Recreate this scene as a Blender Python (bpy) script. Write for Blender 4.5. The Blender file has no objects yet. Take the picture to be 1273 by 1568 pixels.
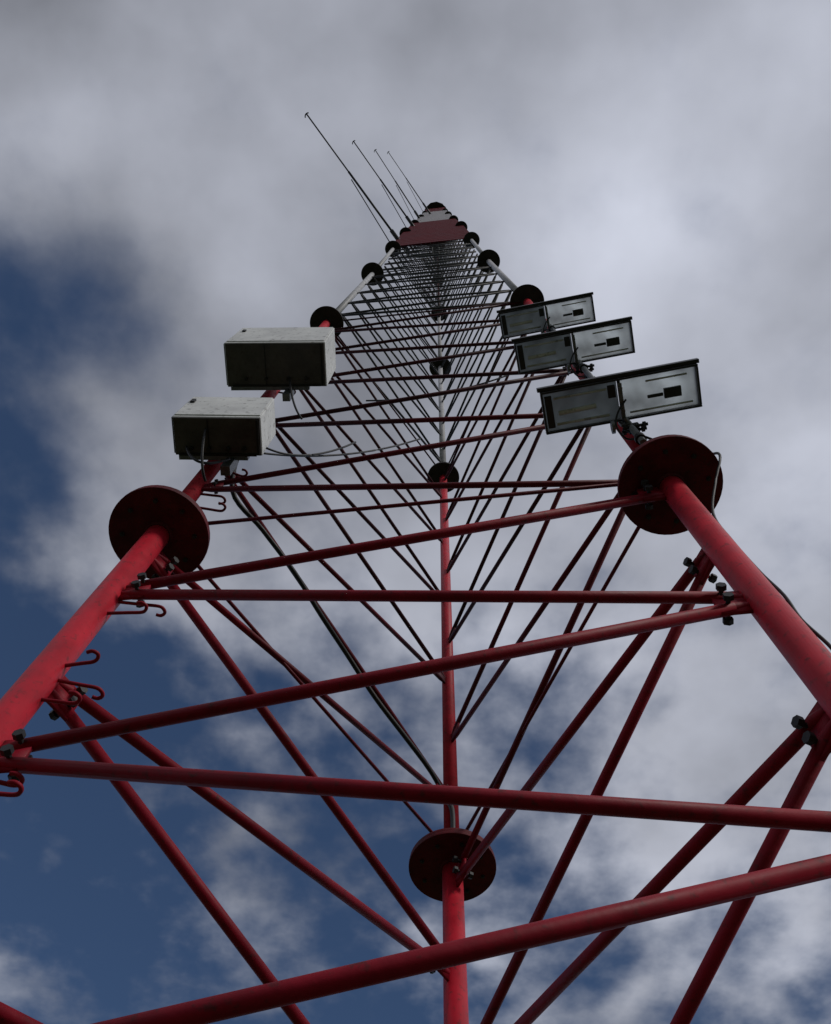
import bpy, bmesh, math, random
import numpy as np
from mathutils import Vector, Matrix
random.seed(4)
sc=bpy.context.scene
sc.view_settings.view_transform='Standard'; sc.view_settings.look='None'; sc.view_settings.exposure=0
GZ=-1.7   # ground level (camera is at hand height, origin)

# ------------------------------------------------------------------ materials
def newmat(name):
    m=bpy.data.materials.new(name); m.use_nodes=True
    nt=m.node_tree; b=nt.nodes['Principled BSDF']; return m,nt,b
def N(nt,t,**k):
    n=nt.nodes.new(t)
    for a,v in k.items(): setattr(n,a,v)
    return n
def paint(name,bands,rough=.42,var=.35,scale=7.0,metal=0.0,bump=.15,spec=.4):
    """bands: list of (z_top,colour); colour switches with world height"""
    m,nt,b=newmat(name); L=nt.links
    g=N(nt,'ShaderNodeNewGeometry'); 
    if len(bands)>1:
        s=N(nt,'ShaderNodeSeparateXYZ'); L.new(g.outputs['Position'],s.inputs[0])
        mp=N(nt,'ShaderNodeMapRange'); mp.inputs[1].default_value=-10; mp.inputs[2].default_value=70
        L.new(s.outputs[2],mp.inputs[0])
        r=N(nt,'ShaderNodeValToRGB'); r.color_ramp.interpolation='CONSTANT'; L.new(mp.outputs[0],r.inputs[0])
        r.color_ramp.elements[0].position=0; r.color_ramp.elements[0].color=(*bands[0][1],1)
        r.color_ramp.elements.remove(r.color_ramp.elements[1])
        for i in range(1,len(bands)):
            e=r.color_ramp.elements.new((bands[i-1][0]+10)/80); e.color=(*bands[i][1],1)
        col=r.outputs[0]
    else:
        rgb=N(nt,'ShaderNodeRGB'); rgb.outputs[0].default_value=(*bands[0][1],1); col=rgb.outputs[0]
    n=N(nt,'ShaderNodeTexNoise'); n.inputs['Scale'].default_value=scale; n.inputs['Detail'].default_value=6; n.inputs['Roughness'].default_value=.65
    L.new(g.outputs['Position'],n.inputs['Vector'])
    mr=N(nt,'ShaderNodeMapRange'); mr.inputs[1].default_value=.3; mr.inputs[2].default_value=.7; mr.inputs[3].default_value=1-var; mr.inputs[4].default_value=1.1
    L.new(n.outputs[0],mr.inputs[0])
    mx=N(nt,'ShaderNodeMix',data_type='RGBA',blend_type='MULTIPLY'); mx.inputs[0].default_value=1
    L.new(col,mx.inputs[6]); L.new(mr.outputs[0],mx.inputs[7])
    n2=N(nt,'ShaderNodeTexNoise'); n2.inputs['Scale'].default_value=scale*6; n2.inputs['Detail'].default_value=4
    L.new(g.outputs['Position'],n2.inputs['Vector'])
    m2=N(nt,'ShaderNodeMapRange'); m2.inputs[1].default_value=.58; m2.inputs[2].default_value=.72; m2.inputs[4].default_value=.6
    L.new(n2.outputs[0],m2.inputs[0])
    mz=N(nt,'ShaderNodeMix',data_type='RGBA'); mz.inputs[7].default_value=(.03,.018,.016,1)
    L.new(m2.outputs[0],mz.inputs[0]); L.new(mx.outputs[2],mz.inputs[6])
    L.new(mz.outputs[2],b.inputs['Base Color'])
    rr=N(nt,'ShaderNodeMapRange'); rr.inputs[3].default_value=rough-.1; rr.inputs[4].default_value=rough+.2
    L.new(n.outputs[0],rr.inputs[0]); L.new(rr.outputs[0],b.inputs['Roughness'])
    bp=N(nt,'ShaderNodeBump'); bp.inputs['Strength'].default_value=bump; bp.inputs['Distance'].default_value=.004
    L.new(n2.outputs[0],bp.inputs['Height']); L.new(bp.outputs[0],b.inputs['Normal'])
    b.inputs['Metallic'].default_value=metal; b.inputs['Specular IOR Level'].default_value=spec
    return m

hz=[3.75,9.93,15.565,21.361,27.485,33.555,39.6,45.0,50.0]
sd=[2.233,2.148,1.92,1.766,1.601,1.356,1.12,.95,.85]
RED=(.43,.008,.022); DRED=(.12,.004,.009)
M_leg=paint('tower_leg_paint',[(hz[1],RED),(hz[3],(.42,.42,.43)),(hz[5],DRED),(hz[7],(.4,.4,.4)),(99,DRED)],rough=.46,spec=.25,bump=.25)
M_bar=paint('tower_brace_paint_backlit',[(hz[0],(.24,.004,.016)),(hz[0]+1.5,(.13,.004,.011)),(hz[1],(.06,.006,.010)),(hz[3],(.045,.044,.046)),(hz[5],(.08,.006,.010)),(hz[7],(.3,.3,.3)),(99,(.08,.006,.01))],rough=.5,spec=.18,bump=.25)  # darker reds and dark grey higher up: backlit silhouette put into the colour
M_fl=paint('flange_paint',[(hz[0]+.5,(.12,.010,.016)),(99,(.045,.038,.04))],rough=.6,var=.6,scale=9,spec=.2)
M_bolt=paint('bolt_steel',[(99,(.03,.03,.032))],rough=.5,metal=.3,scale=40)
M_galv=paint('galvanised_steel',[(99,(.2,.21,.22))],rough=.4,metal=.7,scale=25)
M_black=paint('black_rubber',[(99,(.012,.012,.013))],rough=.5,scale=20)
M_dark=paint('dark_housing',[(99,(.03,.031,.034))],rough=.4,scale=14,var=.5)
M_base=paint('cabinet_base_steel',[(99,(.085,.075,.075))],rough=.4,scale=8,var=.6)
M_cab=paint('cabinet_grey_paint',[(99,(.64,.65,.64))],rough=.5,scale=5,var=.25)
M_clr=paint('cladding_red',[(99,(.11,.003,.009))],rough=.7,scale=3,spec=.1)
M_conc=paint('concrete',[(99,(.32,.31,.29))],rough=.85,scale=6)
def diffuser(name,col,k):
    m,nt,b=newmat(name); L=nt.links
    g=N(nt,'ShaderNodeTexCoord'); n=N(nt,'ShaderNodeTexNoise'); n.inputs['Scale'].default_value=6; n.inputs['Detail'].default_value=5
    L.new(g.outputs['Object'],n.inputs['Vector'])
    r=N(nt,'ShaderNodeMapRange'); r.inputs[1].default_value=.3; r.inputs[2].default_value=.7; r.inputs[3].default_value=.55; r.inputs[4].default_value=1
    L.new(n.outputs[0],r.inputs[0])
    mx=N(nt,'ShaderNodeMix',data_type='RGBA',blend_type='MULTIPLY'); mx.inputs[0].default_value=1; mx.inputs[6].default_value=(*col,1); L.new(r.outputs[0],mx.inputs[7])
    t=N(nt,'ShaderNodeBsdfTranslucent'); L.new(mx.outputs[2],t.inputs[0])
    L.new(mx.outputs[2],b.inputs['Base Color']); b.inputs['Roughness'].default_value=.12
    ms=N(nt,'ShaderNodeMixShader'); ms.inputs[0].default_value=k
    L.new(b.outputs[0],ms.inputs[1]); L.new(t.outputs[0],ms.inputs[2]); L.new(ms.outputs[0],nt.nodes['Material Output'].inputs[0])
    return m
M_diffA=diffuser('lamp_diffuser_grey',(.46,.50,.52),.62); M_diffB=diffuser('lamp_diffuser_clear',(.86,.90,.91),.76)

# ------------------------------------------------------------------ mesh helpers
class Part:
    def __init__(s): s.bm=bmesh.new()
    def frame(s,p,q):
        d=(q-p); L=d.length; d.normalize()
        return p,d.to_track_quat('Z','Y').to_matrix().to_4x4(),L
    def tube(s,p,q,r,r2=None,seg=12,ends=True):
        p=Vector(p);q=Vector(q); o,R,L=s.frame(p,q); r2=r if r2 is None else r2
        M=Matrix.Translation((p+q)/2)@R
        res=bmesh.ops.create_cone(s.bm,cap_ends=ends,cap_tris=False,segments=seg,radius1=r,radius2=r2,depth=L,matrix=M)
        return res['verts']
    def box(s,M,size):
        S=Matrix.Diagonal((*size,1)); return bmesh.ops.create_cube(s.bm,size=1,matrix=M@S)['verts']
    def path(s,pts,r,seg=8):
        pts=[Vector(p) for p in pts]; rings=[]
        for i,p in enumerate(pts):
            a=pts[max(i-1,0)]; b=pts[min(i+1,len(pts)-1)]; d=(b-a).normalized()
            up=Vector((.37,.21,.9)) if abs(d.z)<.9 else Vector((.9,.3,.1))
            x=d.cross(up).normalized(); y=d.cross(x)
            rings.append([s.bm.verts.new(p+x*r*math.cos(t)+y*r*math.sin(t)) for t in [2*math.pi*k/seg for k in range(seg)]])
        for a,b in zip(rings,rings[1:]):
            for k in range(seg): s.bm.faces.new((a[k],a[(k+1)%seg],b[(k+1)%seg],b[k]))
        s.bm.faces.new(rings[0][::-1]); s.bm.faces.new(rings[-1])
    def done(s,name,mat,parent=None,smooth=True,bevel=0):
        bmesh.ops.recalc_face_normals(s.bm,faces=s.bm.faces)
        me=bpy.data.meshes.new(name); s.bm.to_mesh(me); s.bm.free()
        if smooth:
            for p in me.polygons: p.use_smooth=len(p.vertices)==4 
        ob=bpy.data.objects.new(name,me); sc.collection.objects.link(ob); me.materials.append(mat)
        if bevel:
            b=ob.modifiers.new('bevel','BEVEL'); b.width=bevel; b.segments=2; b.limit_method='ANGLE'
        if parent: ob.parent=parent
        return ob
def empty(name):
    e=bpy.data.objects.new(name,None); sc.collection.objects.link(e); e.empty_display_size=.3; return e
def smooth_pts(pts,n=6):
    pts=[Vector(p) for p in pts]; out=[]
    P=[pts[0]]+pts+[pts[-1]]
    for i in range(1,len(P)-2):
        for k in range(n):
            t=k/n; a,b,c,d=P[i-1],P[i],P[i+1],P[i+2]
            out.append(.5*((2*b)+(c-a)*t+(2*a-5*b+4*c-d)*t*t+(3*b-a-3*c+d)*t**3))
    out.append(pts[-1]); return out

# ------------------------------------------------------------------ tower geometry
TH=math.radians(-9.548); CX,CY=.085,2.015
def side(z): return float(np.interp(z,hz,sd)) if z>=hz[0] else sd[0]+.026*(hz[0]-z)
def leg(k,z,off=0):
    a=TH+math.radians((210,330,90)[k]); r=side(z)/3**.5+off
    return Vector((CX+r*math.cos(a),CY+r*math.sin(a),z))
def legr(z): return float(np.interp(z,[0,3.74,3.76,9.92,9.94,15.5,21.4,33,50],[.053,.051,.043,.041,.040,.038,.036,.034,.030]))
tower=empty('lattice_tower')
legs=Part(); fl=Part(); bolts=Part(); bars=Part(); clamps=Part(); rods=Part()
zl=[GZ+.05]+hz
FR=[.222,.182,.188,.182,.18,.17,.155,.14,.13]
for k in range(3):
    for i in range(len(zl)-1):
        a,b=leg(k,zl[i]),leg(k,zl[i+1]); r=legr((zl[i]+zl[i+1])/2)
        legs.tube(a,b,r,seg=32)
        for t in (.5,):
            c=a.lerp(b,t); d=(b-a).normalized(); legs.tube(c-d*.004,c+d*.004,r*1.025,seg=32)
    for i,z in enumerate(hz):
        c=leg(k,z); d=(leg(k,z+1)-leg(k,z-1)).normalized(); R=FR[i]; r=legr(z)
        fl.tube(c-d*.022,c-d*.001,R,seg=48); fl.tube(c+d*.001,c+d*.022,R*.985,seg=48)
        fl.tube(c-d*.034,c-d*.0215,r*1.22,r*1.4,seg=32)
        Q=d.to_track_quat('Z','Y').to_matrix()
        for j in range(8):
            t=2*math.pi*(j+.5)/8; v=Q@Vector((math.cos(t),math.sin(t),0))
            q=c+v*R*.72
            if i<4:
                bolts.tube(q-d*.036,q+d*.05,.006,seg=8)
                bolts.tube(q-d*.031,q-d*.0225,.011,seg=6); bolts.tube(q+d*.0225,q+d*.036,.013,seg=6)
        if i<3:
            for j in range(4):
                t=2*math.pi*j/4; v=Q@Vector((math.cos(t),math.sin(t),0)); w=d.cross(v)
                p0=c+d*.022; vs=[]
                for o in (-.004,.004):
                    vs.append([fl.bm.verts.new(p0+w*o+v*r*.9),fl.bm.verts.new(p0+w*o+v*R*.6),fl.bm.verts.new(p0+w*o+v*r*.9+d*.1)])
                A,B=vs; fl.bm.faces.new(A); fl.bm.faces.new(B[::-1])
                for x in range(3): fl.bm.faces.new((A[x],A[(x+1)%3],B[(x+1)%3],B[x]))
faces=[((0,1),(.50,.02),(3.13,3.66)),((0,2),(.90,.40),(3.57,3.08)),((1,2),(.35,.85),(3.08,3.62))]
def clampnode(k,z,dirn,detail,r,off=.045,s=1.0):
    c=leg(k,z); d=(leg(k,z+1)-leg(k,z-1)).normalized()
    u=(dirn-d*dirn.dot(d)).normalized(); w=d.cross(u)
    M=Matrix.Translation(c+u*(r+off))@Matrix((u,w,d)).transposed().to_4x4()
    clamps.box(M,(off*2+.01,.012,.14*s))
    if detail:
        for dz in (-.036*s,.036*s):
            q=c+u*(r+off+.02)+d*dz
            bolts.tube(q-w*.046*s,q+w*.046*s,.008*s,seg=8)
            bolts.tube(q+w*.032*s,q+w*.05*s,.017*s,seg=6); bolts.tube(q-w*.05*s,q-w*.032*s,.017*s,seg=6)
for (a,b),ph,low in faces:
    seq=[]
    for k,p,z0 in ((a,ph[0],low[0]),(b,ph[1],low[1])):
        for n in range(8):
            z=z0-1.06*n+((-.03 if k==1 else .012) if (n>=2 and b==1) else 0)
            if z>GZ+.3: seq.append((k,z))
        for s in range(len(hz)-1):
            T=(hz[s+1]-hz[s])/5
            for n in range(5): seq.append((k,hz[s]+(n+p)*T))
    seq.sort(key=lambda t:t[1])
    for (k1,z1),(k2,z2) in zip(seq,seq[1:]):
        if k1==k2: continue
        gp=.006 if z2<1.7 else .016
        p,q=leg(k1,z1+gp),leg(k2,z2-gp); d=(q-p).normalized(); zm=(z1+z2)/2
        r=float(np.interp(zm,[0,3.6,4.0,6,10,16,22,50],[.0215,.0205,.015,.0145,.0130,.0125,.012,.012]))
        r1,r2=legr(z1),legr(z2)
        P=p+d*(r1+.05); Q=q-d*(r2+.05)
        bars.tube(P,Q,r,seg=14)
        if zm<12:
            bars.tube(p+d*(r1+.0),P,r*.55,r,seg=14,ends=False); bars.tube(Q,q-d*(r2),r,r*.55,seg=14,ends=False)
    for (k,z) in seq:
        other=b if k==a else a
        if z<16: clampnode(k,z,(leg(other,z)-leg(k,z)).normalized(),z<8 and not(k==2 and z>3.9),legr(z),.045,1.0 if z<3.7 else .6)
for i,z in enumerate(hz):
    for a,b in ((0,1),(0,2),(1,2)):
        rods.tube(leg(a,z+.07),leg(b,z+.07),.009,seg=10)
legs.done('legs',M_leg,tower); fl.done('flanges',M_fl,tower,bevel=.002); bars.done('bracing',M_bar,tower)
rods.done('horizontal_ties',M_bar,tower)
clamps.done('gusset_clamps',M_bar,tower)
def clad(name,fs,i0,i1,mat):
    c=Part(); zs=[z for z in hz if hz[i0]<=z<=hz[i1]]
    for a,b in fs:
        for za,zb in zip(zs,zs[1:]):
            n=10
            for j in range(n):
                z0=za+(zb-za)*j/n+.03; z1=za+(zb-za)*(j+1)/n-.03
                A,B,C,D=leg(a,z0,.07),leg(b,z0,.07),leg(b,z1,.07),leg(a,z1,.07)
                nn=(B-A).cross(D-A).normalized()*.02
                v=[c.bm.verts.new(x) for x in (A,B,C,D,A+nn,B+nn,C+nn,D+nn)]
                for f in ((0,1,2,3),(4,5,6,7),(0,1,5,4),(1,2,6,5),(2,3,7,6),(3,0,4,7)): c.bm.faces.new([v[q] for q in f])
    c.done(name,mat,tower,smooth=False)
clad('red_cladding',[(0,1)],3,5,M_clr)
clad('white_cladding',[(0,1),(0,2),(1,2)],5,7,paint('cladding_white',[(99,(.30,.28,.28))],scale=3))
clad('crown_cladding',[(0,1),(0,2),(1,2)],7,8,M_clr)
pl=Part()
c=Vector((CX,CY,0))
pl.tube(c+Vector((0,0,50.0)),c+Vector((0,0,50.15)),.62,seg=12)
pl.tube(c+Vector((.35,0,50.1)),c+Vector((.35,0,52.2)),.05,seg=8); pl.tube(c+Vector((.35,0,52.2)),c+Vector((.35,0,52.5)),.1,seg=8)
pl.done('top_platform',M_dark,tower)
gr=Part()
for zz in (20.6,26.5,):
    A,B,C=leg(0,zz),leg(1,zz),leg(2,zz)
    for j in range(1,40):
        t=j/40; gr.tube(A.lerp(C,t),B.lerp(C,t),.008,seg=4)
    for j in range(0,12):
        t=j/12; m=A.lerp(B,t); gr.tube(m,m.lerp(C,.98),.008,seg=4)
gr.done('platform_grating',M_galv,tower)
bolts.done('bolts',M_bolt,tower,smooth=False)
ft=Part()
for k in range(3):
    p=leg(k,GZ); ft.tube(Vector((p.x,p.y,GZ-.4)),Vector((p.x,p.y,GZ+.18)),.42,seg=24); ft.tube(Vector((p.x,p.y,GZ+.18)),Vector((p.x,p.y,GZ+.21)),.24,seg=24)
ft.done('concrete_footings',M_conc,tower,bevel=.015)

# cable hooks
hk=Part()
def hook(k,z,u,length=.17,flip=1):
    c=leg(k,z); u=u.normalized(); r=legr(z); up=Vector((0,0,1))
    w=u.cross(up).normalized()*flip
    pts=[c+u*(r*.8),c+u*(r+length*.6),c+u*(r+length),c+u*(r+length+.018)+w*.010,c+u*(r+length+.022)+w*.026,c+u*(r+length+.008)+w*.038,c+u*(r+length-.010)+w*.036]
    hk.path(smooth_pts(pts,4),.0065,seg=8)
for z,l,f,dy,dz in ((1.93,.13,1,-.1,-.12),(2.0,.09,1,.1,-.1),(2.38,.10,1,0,-.1),(2.50,.12,-1,.15,0),(2.56,.09,1,-.2,.05),(2.95,.13,1,-.15,-.1),(3.06,.15,-1,.05,0),(4.12,.14,1,.1,0),(4.3,.1,-1,.1,.1),(4.75,.12,1,.3,0),(5.3,.13,1,.1,0),(5.7,.1,-1,.2,0),(6.6,.1,1,.1,0)):
    hook(0,z,Vector((1,dy,dz)),l,f)
for z in (5.2,6.7,8.6): hook(1,z,Vector((-1,-.2,0)),.12,1)
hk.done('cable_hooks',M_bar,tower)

# ------------------------------------------------------------------ equipment cabinets (left leg)
def cabinet(x0,x1,y0,y1,z0,h,yaw):
    e=empty('equipment_cabinet'); cx,cy,cz=(x0+x1)/2,(y0+y1)/2,z0+h/2; w,d=x1-x0,y1-y0
    e.location=(cx,cy,cz); e.rotation_euler=(0,0,yaw)
    def T(x,y,z): return Matrix.Translation((x,y,z))
    b=Part(); b.box(T(0,0,0),(w,d,h)); b.done('body',M_cab,e,bevel=.005,smooth=False)
    b=Part(); b.box(T(0,0,-h/2-.006),(w*.98,d*.97,.012)); 
    b.box(T(-w/2-.004,0,0),(.008,d*.94,h*.96)); b.done('base_plate',M_base,e,bevel=.003,smooth=False)
    b=Part()
    b.box(T(w*.46,0,-h/2-.016),(.012,d*.9,.008)); b.box(T(-w*.1,0,-h/2-.014),(.006,d*.9,.004))
    b.box(T(0,d*.46,-h/2-.018),(w*.88,.012,.012))
    b.done('base_rails',M_black,e,smooth=False)
    b=Part(); b.box(T(0,-d/2-.003,h*.02),(w*.97,.006,h*.93)); b.done('door',M_cab,e,bevel=.002,smooth=False)
    b=Part(); b.box(T(-w*.42,-d/2-.012,h*.2),(.022,.01,.05)); 
    for s in(-.3,-.1,.12,.3): b.tube((s*w,d*.3,-h/2-.04),(s*w,d*.3,-h/2-.01),.011,seg=10)
    b.done('fittings',M_black,e,smooth=False)
    b=Part(); b.box(T(-w*.1,d/2+.025,-h*.3),(w*.8,.04,.05)); b.box(T(-w*.1,d/2+.025,h*.3),(w*.8,.04,.05))
    b.box(T(w*.1,d/2+.06,-h*.45),(.05,.05,.2)); 
    b.done('mounting_rails',M_galv,e,smooth=False)
    return e
cabinet(-1.27,-.815,1.235,1.44,4.55,.42,math.radians(-3))
cabinet(-1.335,-.66,1.12,1.42,6.1,.60,math.radians(-4))

# ------------------------------------------------------------------ floodlights (right leg): twin-head fittings
def floodlight(z,dy=.0):
    e=empty('floodlight'); e.location=(.962,.980+dy,z); e.rotation_euler=(math.radians(-4),0,math.radians(-14.5))
    w,d=.76,.21
    def T(x,y,zz): return Matrix.Translation((x,y,zz))
    hb=Part(); da=Part(); db=Part(); ge=Part(); rf=Part()
    for y in(-1,1): hb.box(T(0,y*(d/2-.005),.0),(w,.010,.040))
    for x in(-1,1): hb.box(T(x*(w/2-.005),0,.0),(.010,d-.022,.040))
    hb.box(T(0,0,.003),(.012,d-.022,.030))
    hb.box(T(0,-d/2-.011,.012),(w*1.03,.020,.036)); hb.done('housing',M_dark,e,bevel=.002,smooth=False)
    da.box(T(-w*.25,0,.012),(w*.5-.018,d-.022,.004)); db.box(T(w*.25,0,.012),(w*.5-.018,d-.022,.004))
    da.done('diffuser_left',M_diffA,e,smooth=False); db.done('diffuser_right',M_diffB,e,smooth=False)
    ge.box(T(w*.33,.01,.0),(w*.11,d*.24,.018)); ge.box(T(w*.22,.012,.0),(w*.10,d*.08,.010))
    ge.box(T(-w*.455,.0,.0),(w*.045,d*.76,.018)); ge.box(T(-w*.05,-d*.22,.0),(w*.05,d*.3,.014))
    ge.done('lamp_gear',M_dark,e,smooth=False,bevel=.003)
    rf.tube((-w*.40,.012,-.006),(-w*.16,.008,-.006),.012,seg=16); rf.box(T(-w*.25,.066,-.002),(w*.34,.012,.008)); rf.box(T(-w*.25,-.062,-.002),(w*.34,.010,.008))
    rf.box(T(w*.25,.072,.0),(w*.40,.008,.01)); rf.box(T(w*.3,-.066,.0),(w*.26,.008,.01)); rf.done('reflector_trim',M_cab,e)
    b=Part(); 
    b.box(T(.0,.01,-.030),(.018,d*.9,.006)); b.box(T(0,d/2+.01,-.03),(.05,.012,.09))
    b.tube((0,d/2-.02,-.05),(.04,d/2+.05,-.06),.012,seg=12)
    for y in(-.06,.05): b.tube((0,y,-.045),(0,y,-.033),.010,seg=6)
    b.tube((-.07,d/2+.01,-.06),(-.055,d/2+.01,-.06),.034,seg=20)
    b.done('bracket',M_galv,e,smooth=False)
    b=Part(); b.box(T(.035,d/2+.035,-.06),(.05,.045,.045)); 
    for dz,dy2 in((-.085,.02),(-.04,.05)): b.tube((-.02,d/2+dy2,dz),(.10,d/2+dy2,dz),.008,seg=8); b.tube((.075,d/2+dy2,dz),(.09,d/2+dy2,dz),.016,seg=6); b.tube((-.015,d/2+dy2,dz),(.0,d/2+dy2,dz),.016,seg=6)
    b.path(smooth_pts([(.02,0,-.03),(-.03,.05,-.06),(-.05,d/2,-.09),(-.02,d/2+.06,-.13),(.04,d/2+.08,-.10)]),.005)
    b.done('clamp_and_cable',M_black,e,smooth=False)
    return e
for z,dy in ((4.4,0),(5.98,.03),(7.52,.06)): floodlight(z,dy)
b=Part()
po=Vector((-.06,-.10,0)); b.tube(leg(1,4.05)+po,leg(1,7.75)+po,.017,seg=14)
b.done('floodlight_pole',M_galv,tower)
b=Part()
for z in (4.12,5.0,5.8,6.6,7.4):
    c=leg(1,z); b.tube(c+po*.2,c+po*1.1,.012,seg=8); b.tube(c+po-Vector((0,0,.02)),c+po+Vector((0,0,.02)),.026,seg=16); b.tube(c-Vector((0,0,.02)),c+Vector((0,0,.02)),.052,seg=16)
b.done('pole_clamps',M_black,tower)

# ------------------------------------------------------------------ whip antennas near the top
def whip(base,tip,r):
    e=empty('whip_antenna'); b=Part(); base=Vector(base); tip=Vector(tip)
    m=base.lerp(tip,.55); b.tube(base,m,r,seg=8); b.tube(m,tip,r*.65,seg=8)
    d=(tip-base).normalized(); s=d.cross(Vector((0,0,1))).normalized()
    b.path(smooth_pts([tip-s*.06,tip-s*.0+d*.02,tip+s*.05+d*.0,tip+s*.08-d*.04]),r*.6,seg=6)
    o=s*.16+Vector((0,0,-.1)); b.tube(base+o*1.3,base.lerp(tip,.5)+o*.35,r*.5,seg=6)
    b.done('mast',M_black,e); b=Part(); b.tube(base-d*.4,base+d*.35,r*1.9,seg=10); b.done('base_mount',M_dark,e)
z=24.;whip((-.0344*z,.0699*z,z),(-.1339*25,-.0473*25,25),.028)
z=31.;whip((-.0217*z,.0528*z,z),(-.0858*32,-.0245*32,32),.027)
z=38.;whip((-.0150*z,.0455*z,z),(-.0636*39,-.0177*39,39),.025)
z=42.;whip((-.0072*z,.0364*z,z),(-.0503*43,-.0167*43,43),.022)

# ------------------------------------------------------------------ cables
def cable(pts,r):
    c=Part(); c.path(smooth_pts(pts,6),r,seg=8); return c.done('power_cable',M_black,None)
a=leg(0,4.86); b=leg(2,4.24)
pts=[leg(0,5.9)+Vector((.1,-.06,0)),leg(0,5.1)+Vector((.1,-.05,0))]
for t in (.08,.2,.32,.44,.56,.68,.8,.9,.97):
    p=a.lerp(b,t); p.z-=.03+.02*math.sin(t*19); p.x-=.015*math.sin(t*13); pts.append(p)
pts+=[leg(2,4.1)+Vector((.0,-.06,0)),leg(2,3.85)+Vector((.0,-.06,0))]
cable(pts,.014)
pts=[Vector((.97,1.1,4.3)),leg(1,4.2)+Vector((.12,-.05,0)),leg(1,3.95)+Vector((.19,-.09,0)),leg(1,3.78)+Vector((.2,-.14,0)),leg(1,3.6)+Vector((.14,-.08,0)),leg(1,3.35)+Vector((.065,-.02,0))]
for z in (3.1,2.8,2.6,2.45,2.3,2.15,1.6,1.0,.3,-.6,-1.5):
    pts.append(leg(1,z)+Vector((.062+.03*(z==2.3),-.01+.012*math.sin(z*9),0)))
cable(pts,.006)
def sag(p,q,s,r,n=8):
    p=Vector(p);q=Vector(q); cable([p.lerp(q,i/n)-Vector((0,0,4*s*(i/n)*(1-i/n))) for i in range(n+1)],r)
sag((-.95,1.4,4.55),(.0,1.75,6.2),.25,.006); sag((-.8,1.4,4.6),(-.4,1.6,5.5),.2,.006); sag((-.4,1.55,6.4),(.7,1.3,6.6),.25,.006)
sag((-1.2,1.4,4.53),(-.98,1.45,4.53),.16,.007); sag((-.9,1.35,6.08),(-.75,1.5,5.6),.1,.007); sag((-1.1,1.3,4.53),(-1.05,1.5,4.3),.07,.007)

# ------------------------------------------------------------------ ground
m,nt,b=newmat('grass_ground'); L=nt.links
n=N(nt,'ShaderNodeTexNoise'); n.inputs['Scale'].default_value=.8; n.inputs['Detail'].default_value=10
g=N(nt,'ShaderNodeNewGeometry'); L.new(g.outputs['Position'],n.inputs['Vector'])
r=N(nt,'ShaderNodeValToRGB'); r.color_ramp.elements[0].color=(.035,.05,.018,1); r.color_ramp.elements[1].color=(.09,.10,.045,1); r.color_ramp.elements[0].position=.35; r.color_ramp.elements[1].position=.7
L.new(n.outputs[0],r.inputs[0]); L.new(r.outputs[0],b.inputs['Base Color']); b.inputs['Roughness'].default_value=.95
gd=Part(); bmesh.ops.create_grid(gd.bm,x_segments=40,y_segments=40,size=2500,matrix=Matrix.Translation((0,0,GZ)))
gd.done('ground',m,None,smooth=False)

# ------------------------------------------------------------------ sun + sky
SUN=Vector((.72,-.60,.62)).normalized()
el=math.asin(SUN.z); az=math.atan2(SUN.x,SUN.y)
sl=bpy.data.lights.new('sun','SUN'); sl.energy=1.5; sl.angle=math.radians(12); sl.color=(1,.96,.9)
so=bpy.data.objects.new('sun',sl); sc.collection.objects.link(so); so.rotation_euler=SUN.to_track_quat('Z','Y').to_euler(); so.location=(0,0,80)
w=bpy.data.worlds.new('World'); sc.world=w; w.use_nodes=True; nt=w.node_tree; nt.nodes.clear(); L=nt.links
out=N(nt,'ShaderNodeOutputWorld'); bg=N(nt,'ShaderNodeBackground'); L.new(bg.outputs[0],out.inputs[0])
sky=N(nt,'ShaderNodeTexSky'); sky.sky_type='NISHITA'; sky.sun_disc=False; sky.sun_elevation=el; sky.sun_rotation=az
bg.inputs[1].default_value=.1
tc=N(nt,'ShaderNodeTexCoord'); sp=N(nt,'ShaderNodeSeparateXYZ'); L.new(tc.outputs['Generated'],sp.inputs[0])
def math_(op,a,b=None,c=None,clamp=False):
    n=N(nt,'ShaderNodeMath',operation=op); n.use_clamp=clamp
    for i,v in enumerate((a,b,c)):
        if v is None: continue
        if isinstance(v,(int,float)): n.inputs[i].default_value=v
        else: L.new(v,n.inputs[i])
    return n.outputs[0]
zc=math_('MAXIMUM',sp.outputs[2],.06)
u=math_('DIVIDE',sp.outputs[0],zc); v=math_('DIVIDE',sp.outputs[1],zc)
cb=N(nt,'ShaderNodeCombineXYZ'); L.new(u,cb.inputs[0]); L.new(v,cb.inputs[1])
def noise(scale,detail,off,rough=.55,dist=0):
    mp=N(nt,'ShaderNodeMapping'); mp.inputs['Location'].default_value=off; L.new(cb.outputs[0],mp.inputs[0])
    n=N(nt,'ShaderNodeTexNoise'); n.inputs['Scale'].default_value=scale; n.inputs['Detail'].default_value=detail
    n.inputs['Roughness'].default_value=rough; n.inputs['Distortion'].default_value=dist; L.new(mp.outputs[0],n.inputs['Vector']); return n.outputs[0]
def sstep(x,a,b,lo=0,hi=1):
    n=N(nt,'ShaderNodeMapRange',interpolation_type='SMOOTHSTEP'); L.new(x,n.inputs[0])
    for i,q in zip((1,2,3,4),(a,b,lo,hi)): n.inputs[i].default_value=q
    return n.outputs[0]
def blob(cu,cv,ru,rv):
    a=math_('POWER',math_('DIVIDE',math_('SUBTRACT',u,cu),ru),2); b=math_('POWER',math_('DIVIDE',math_('SUBTRACT',v,cv),rv),2)
    return math_('EXPONENT',math_('MULTIPLY',math_('ADD',a,b),-1))
n1=noise(5.0,6,(3.1,1.7,0),.5); n2=noise(2.2,2,(7.3,2.2,0),.5); n3=noise(11,4,(1.3,9.1,0),.5)
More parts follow.
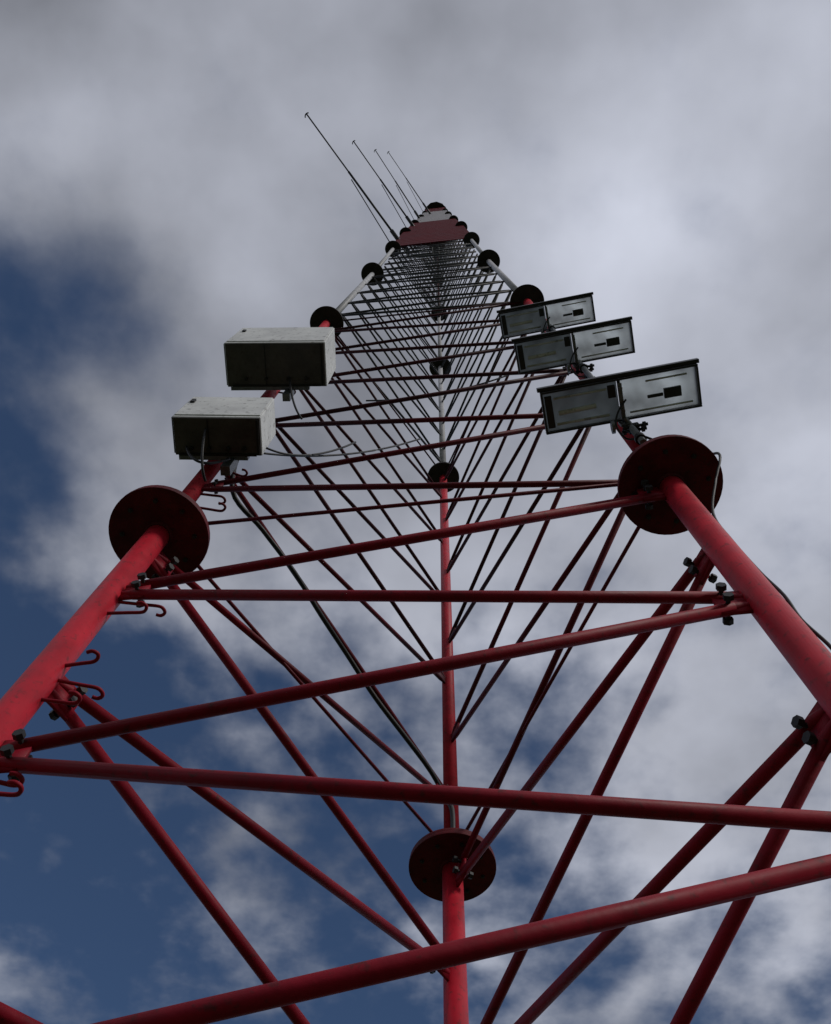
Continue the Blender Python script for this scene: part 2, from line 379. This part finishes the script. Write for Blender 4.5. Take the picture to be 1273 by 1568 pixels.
amp=sstep(v,.15,.6,1.3,1.9)
dens=math_('ADD',math_('MULTIPLY',math_('SUBTRACT',n1,.5),amp),math_('MULTIPLY',math_('SUBTRACT',n2,.5),.6))
dens=math_('ADD',dens,math_('MULTIPLY',math_('SUBTRACT',n3,.5),sstep(v,.15,.6,.6,1.2)))
low=sstep(v,.32,.75); left=sstep(u,.42,-.10)
base=math_('SUBTRACT',1.05,math_('MULTIPLY',low,math_('ADD',.62,math_('MULTIPLY',left,.26))))
base=math_('SUBTRACT',base,math_('MULTIPLY',blob(-.46,.14,.18,.08),.78))
base=math_('SUBTRACT',base,math_('MULTIPLY',blob(-.48,.30,.12,.14),.6))
base=math_('SUBTRACT',base,math_('MULTIPLY',blob(-.60,.52,.26,.28),.85))
base=math_('ADD',base,math_('MULTIPLY',blob(-.25,.52,.12,.10),.25))
base=math_('ADD',base,math_('MULTIPLY',blob(.45,.75,.16,.2),.4))
dens=math_('ADD',dens,base)
cov=sstep(dens,-.02,1.05)
br=math_('ADD',.315,math_('MULTIPLY',math_('SUBTRACT',noise(3.4,5,(4.4,6.1,0),.48),.5),.66))
br=math_('ADD',br,math_('MULTIPLY',sstep(u,-.3,.4),.12))
br=math_('ADD',br,math_('MULTIPLY',blob(.20,.05,.13,.1),.20))
br=math_('ADD',br,math_('MULTIPLY',blob(-.32,-.02,.12,.07),.12))
br=math_('ADD',br,math_('MULTIPLY',blob(-.45,-.12,.15,.07),-.05))
br=math_('ADD',br,math_('MULTIPLY',sstep(v,.5,.9),.05))
br=math_('MAXIMUM',br,.14)
cc=N(nt,'ShaderNodeMix',data_type='RGBA',blend_type='MULTIPLY'); cc.inputs[0].default_value=1
cc.inputs[6].default_value=(9.3,9.75,11.3,1); L.new(br,cc.inputs[7])
sk=N(nt,'ShaderNodeMix',data_type='RGBA',blend_type='MULTIPLY'); sk.inputs[0].default_value=1; L.new(sky.outputs[0],sk.inputs[6]); sk.inputs[7].default_value=(.42,.50,.61,1)
mx=N(nt,'ShaderNodeMix',data_type='RGBA'); L.new(cov,mx.inputs[0]); L.new(sk.outputs[2],mx.inputs[6]); L.new(cc.outputs[2],mx.inputs[7])
L.new(mx.outputs[2],bg.inputs[0])

# ------------------------------------------------------------------ camera
cd=bpy.data.cameras.new('camera'); cam=bpy.data.objects.new('camera',cd); sc.collection.objects.link(cam); sc.camera=cam
cd.sensor_fit='VERTICAL'; cd.sensor_height=24; cd.lens=1404.84/1568*24; cd.clip_end=6000; cd.clip_start=.02
p=math.radians(69.669); r_=math.radians(3.577)
F=Vector((0,math.cos(p),math.sin(p)));U=Vector((0,-math.sin(p),math.cos(p)));R=Vector((1,0,0))
Rp=math.cos(r_)*R+math.sin(r_)*U; Up=-math.sin(r_)*R+math.cos(r_)*U
cam.matrix_world=Matrix((Rp,Up,-F)).transposed().to_4x4()
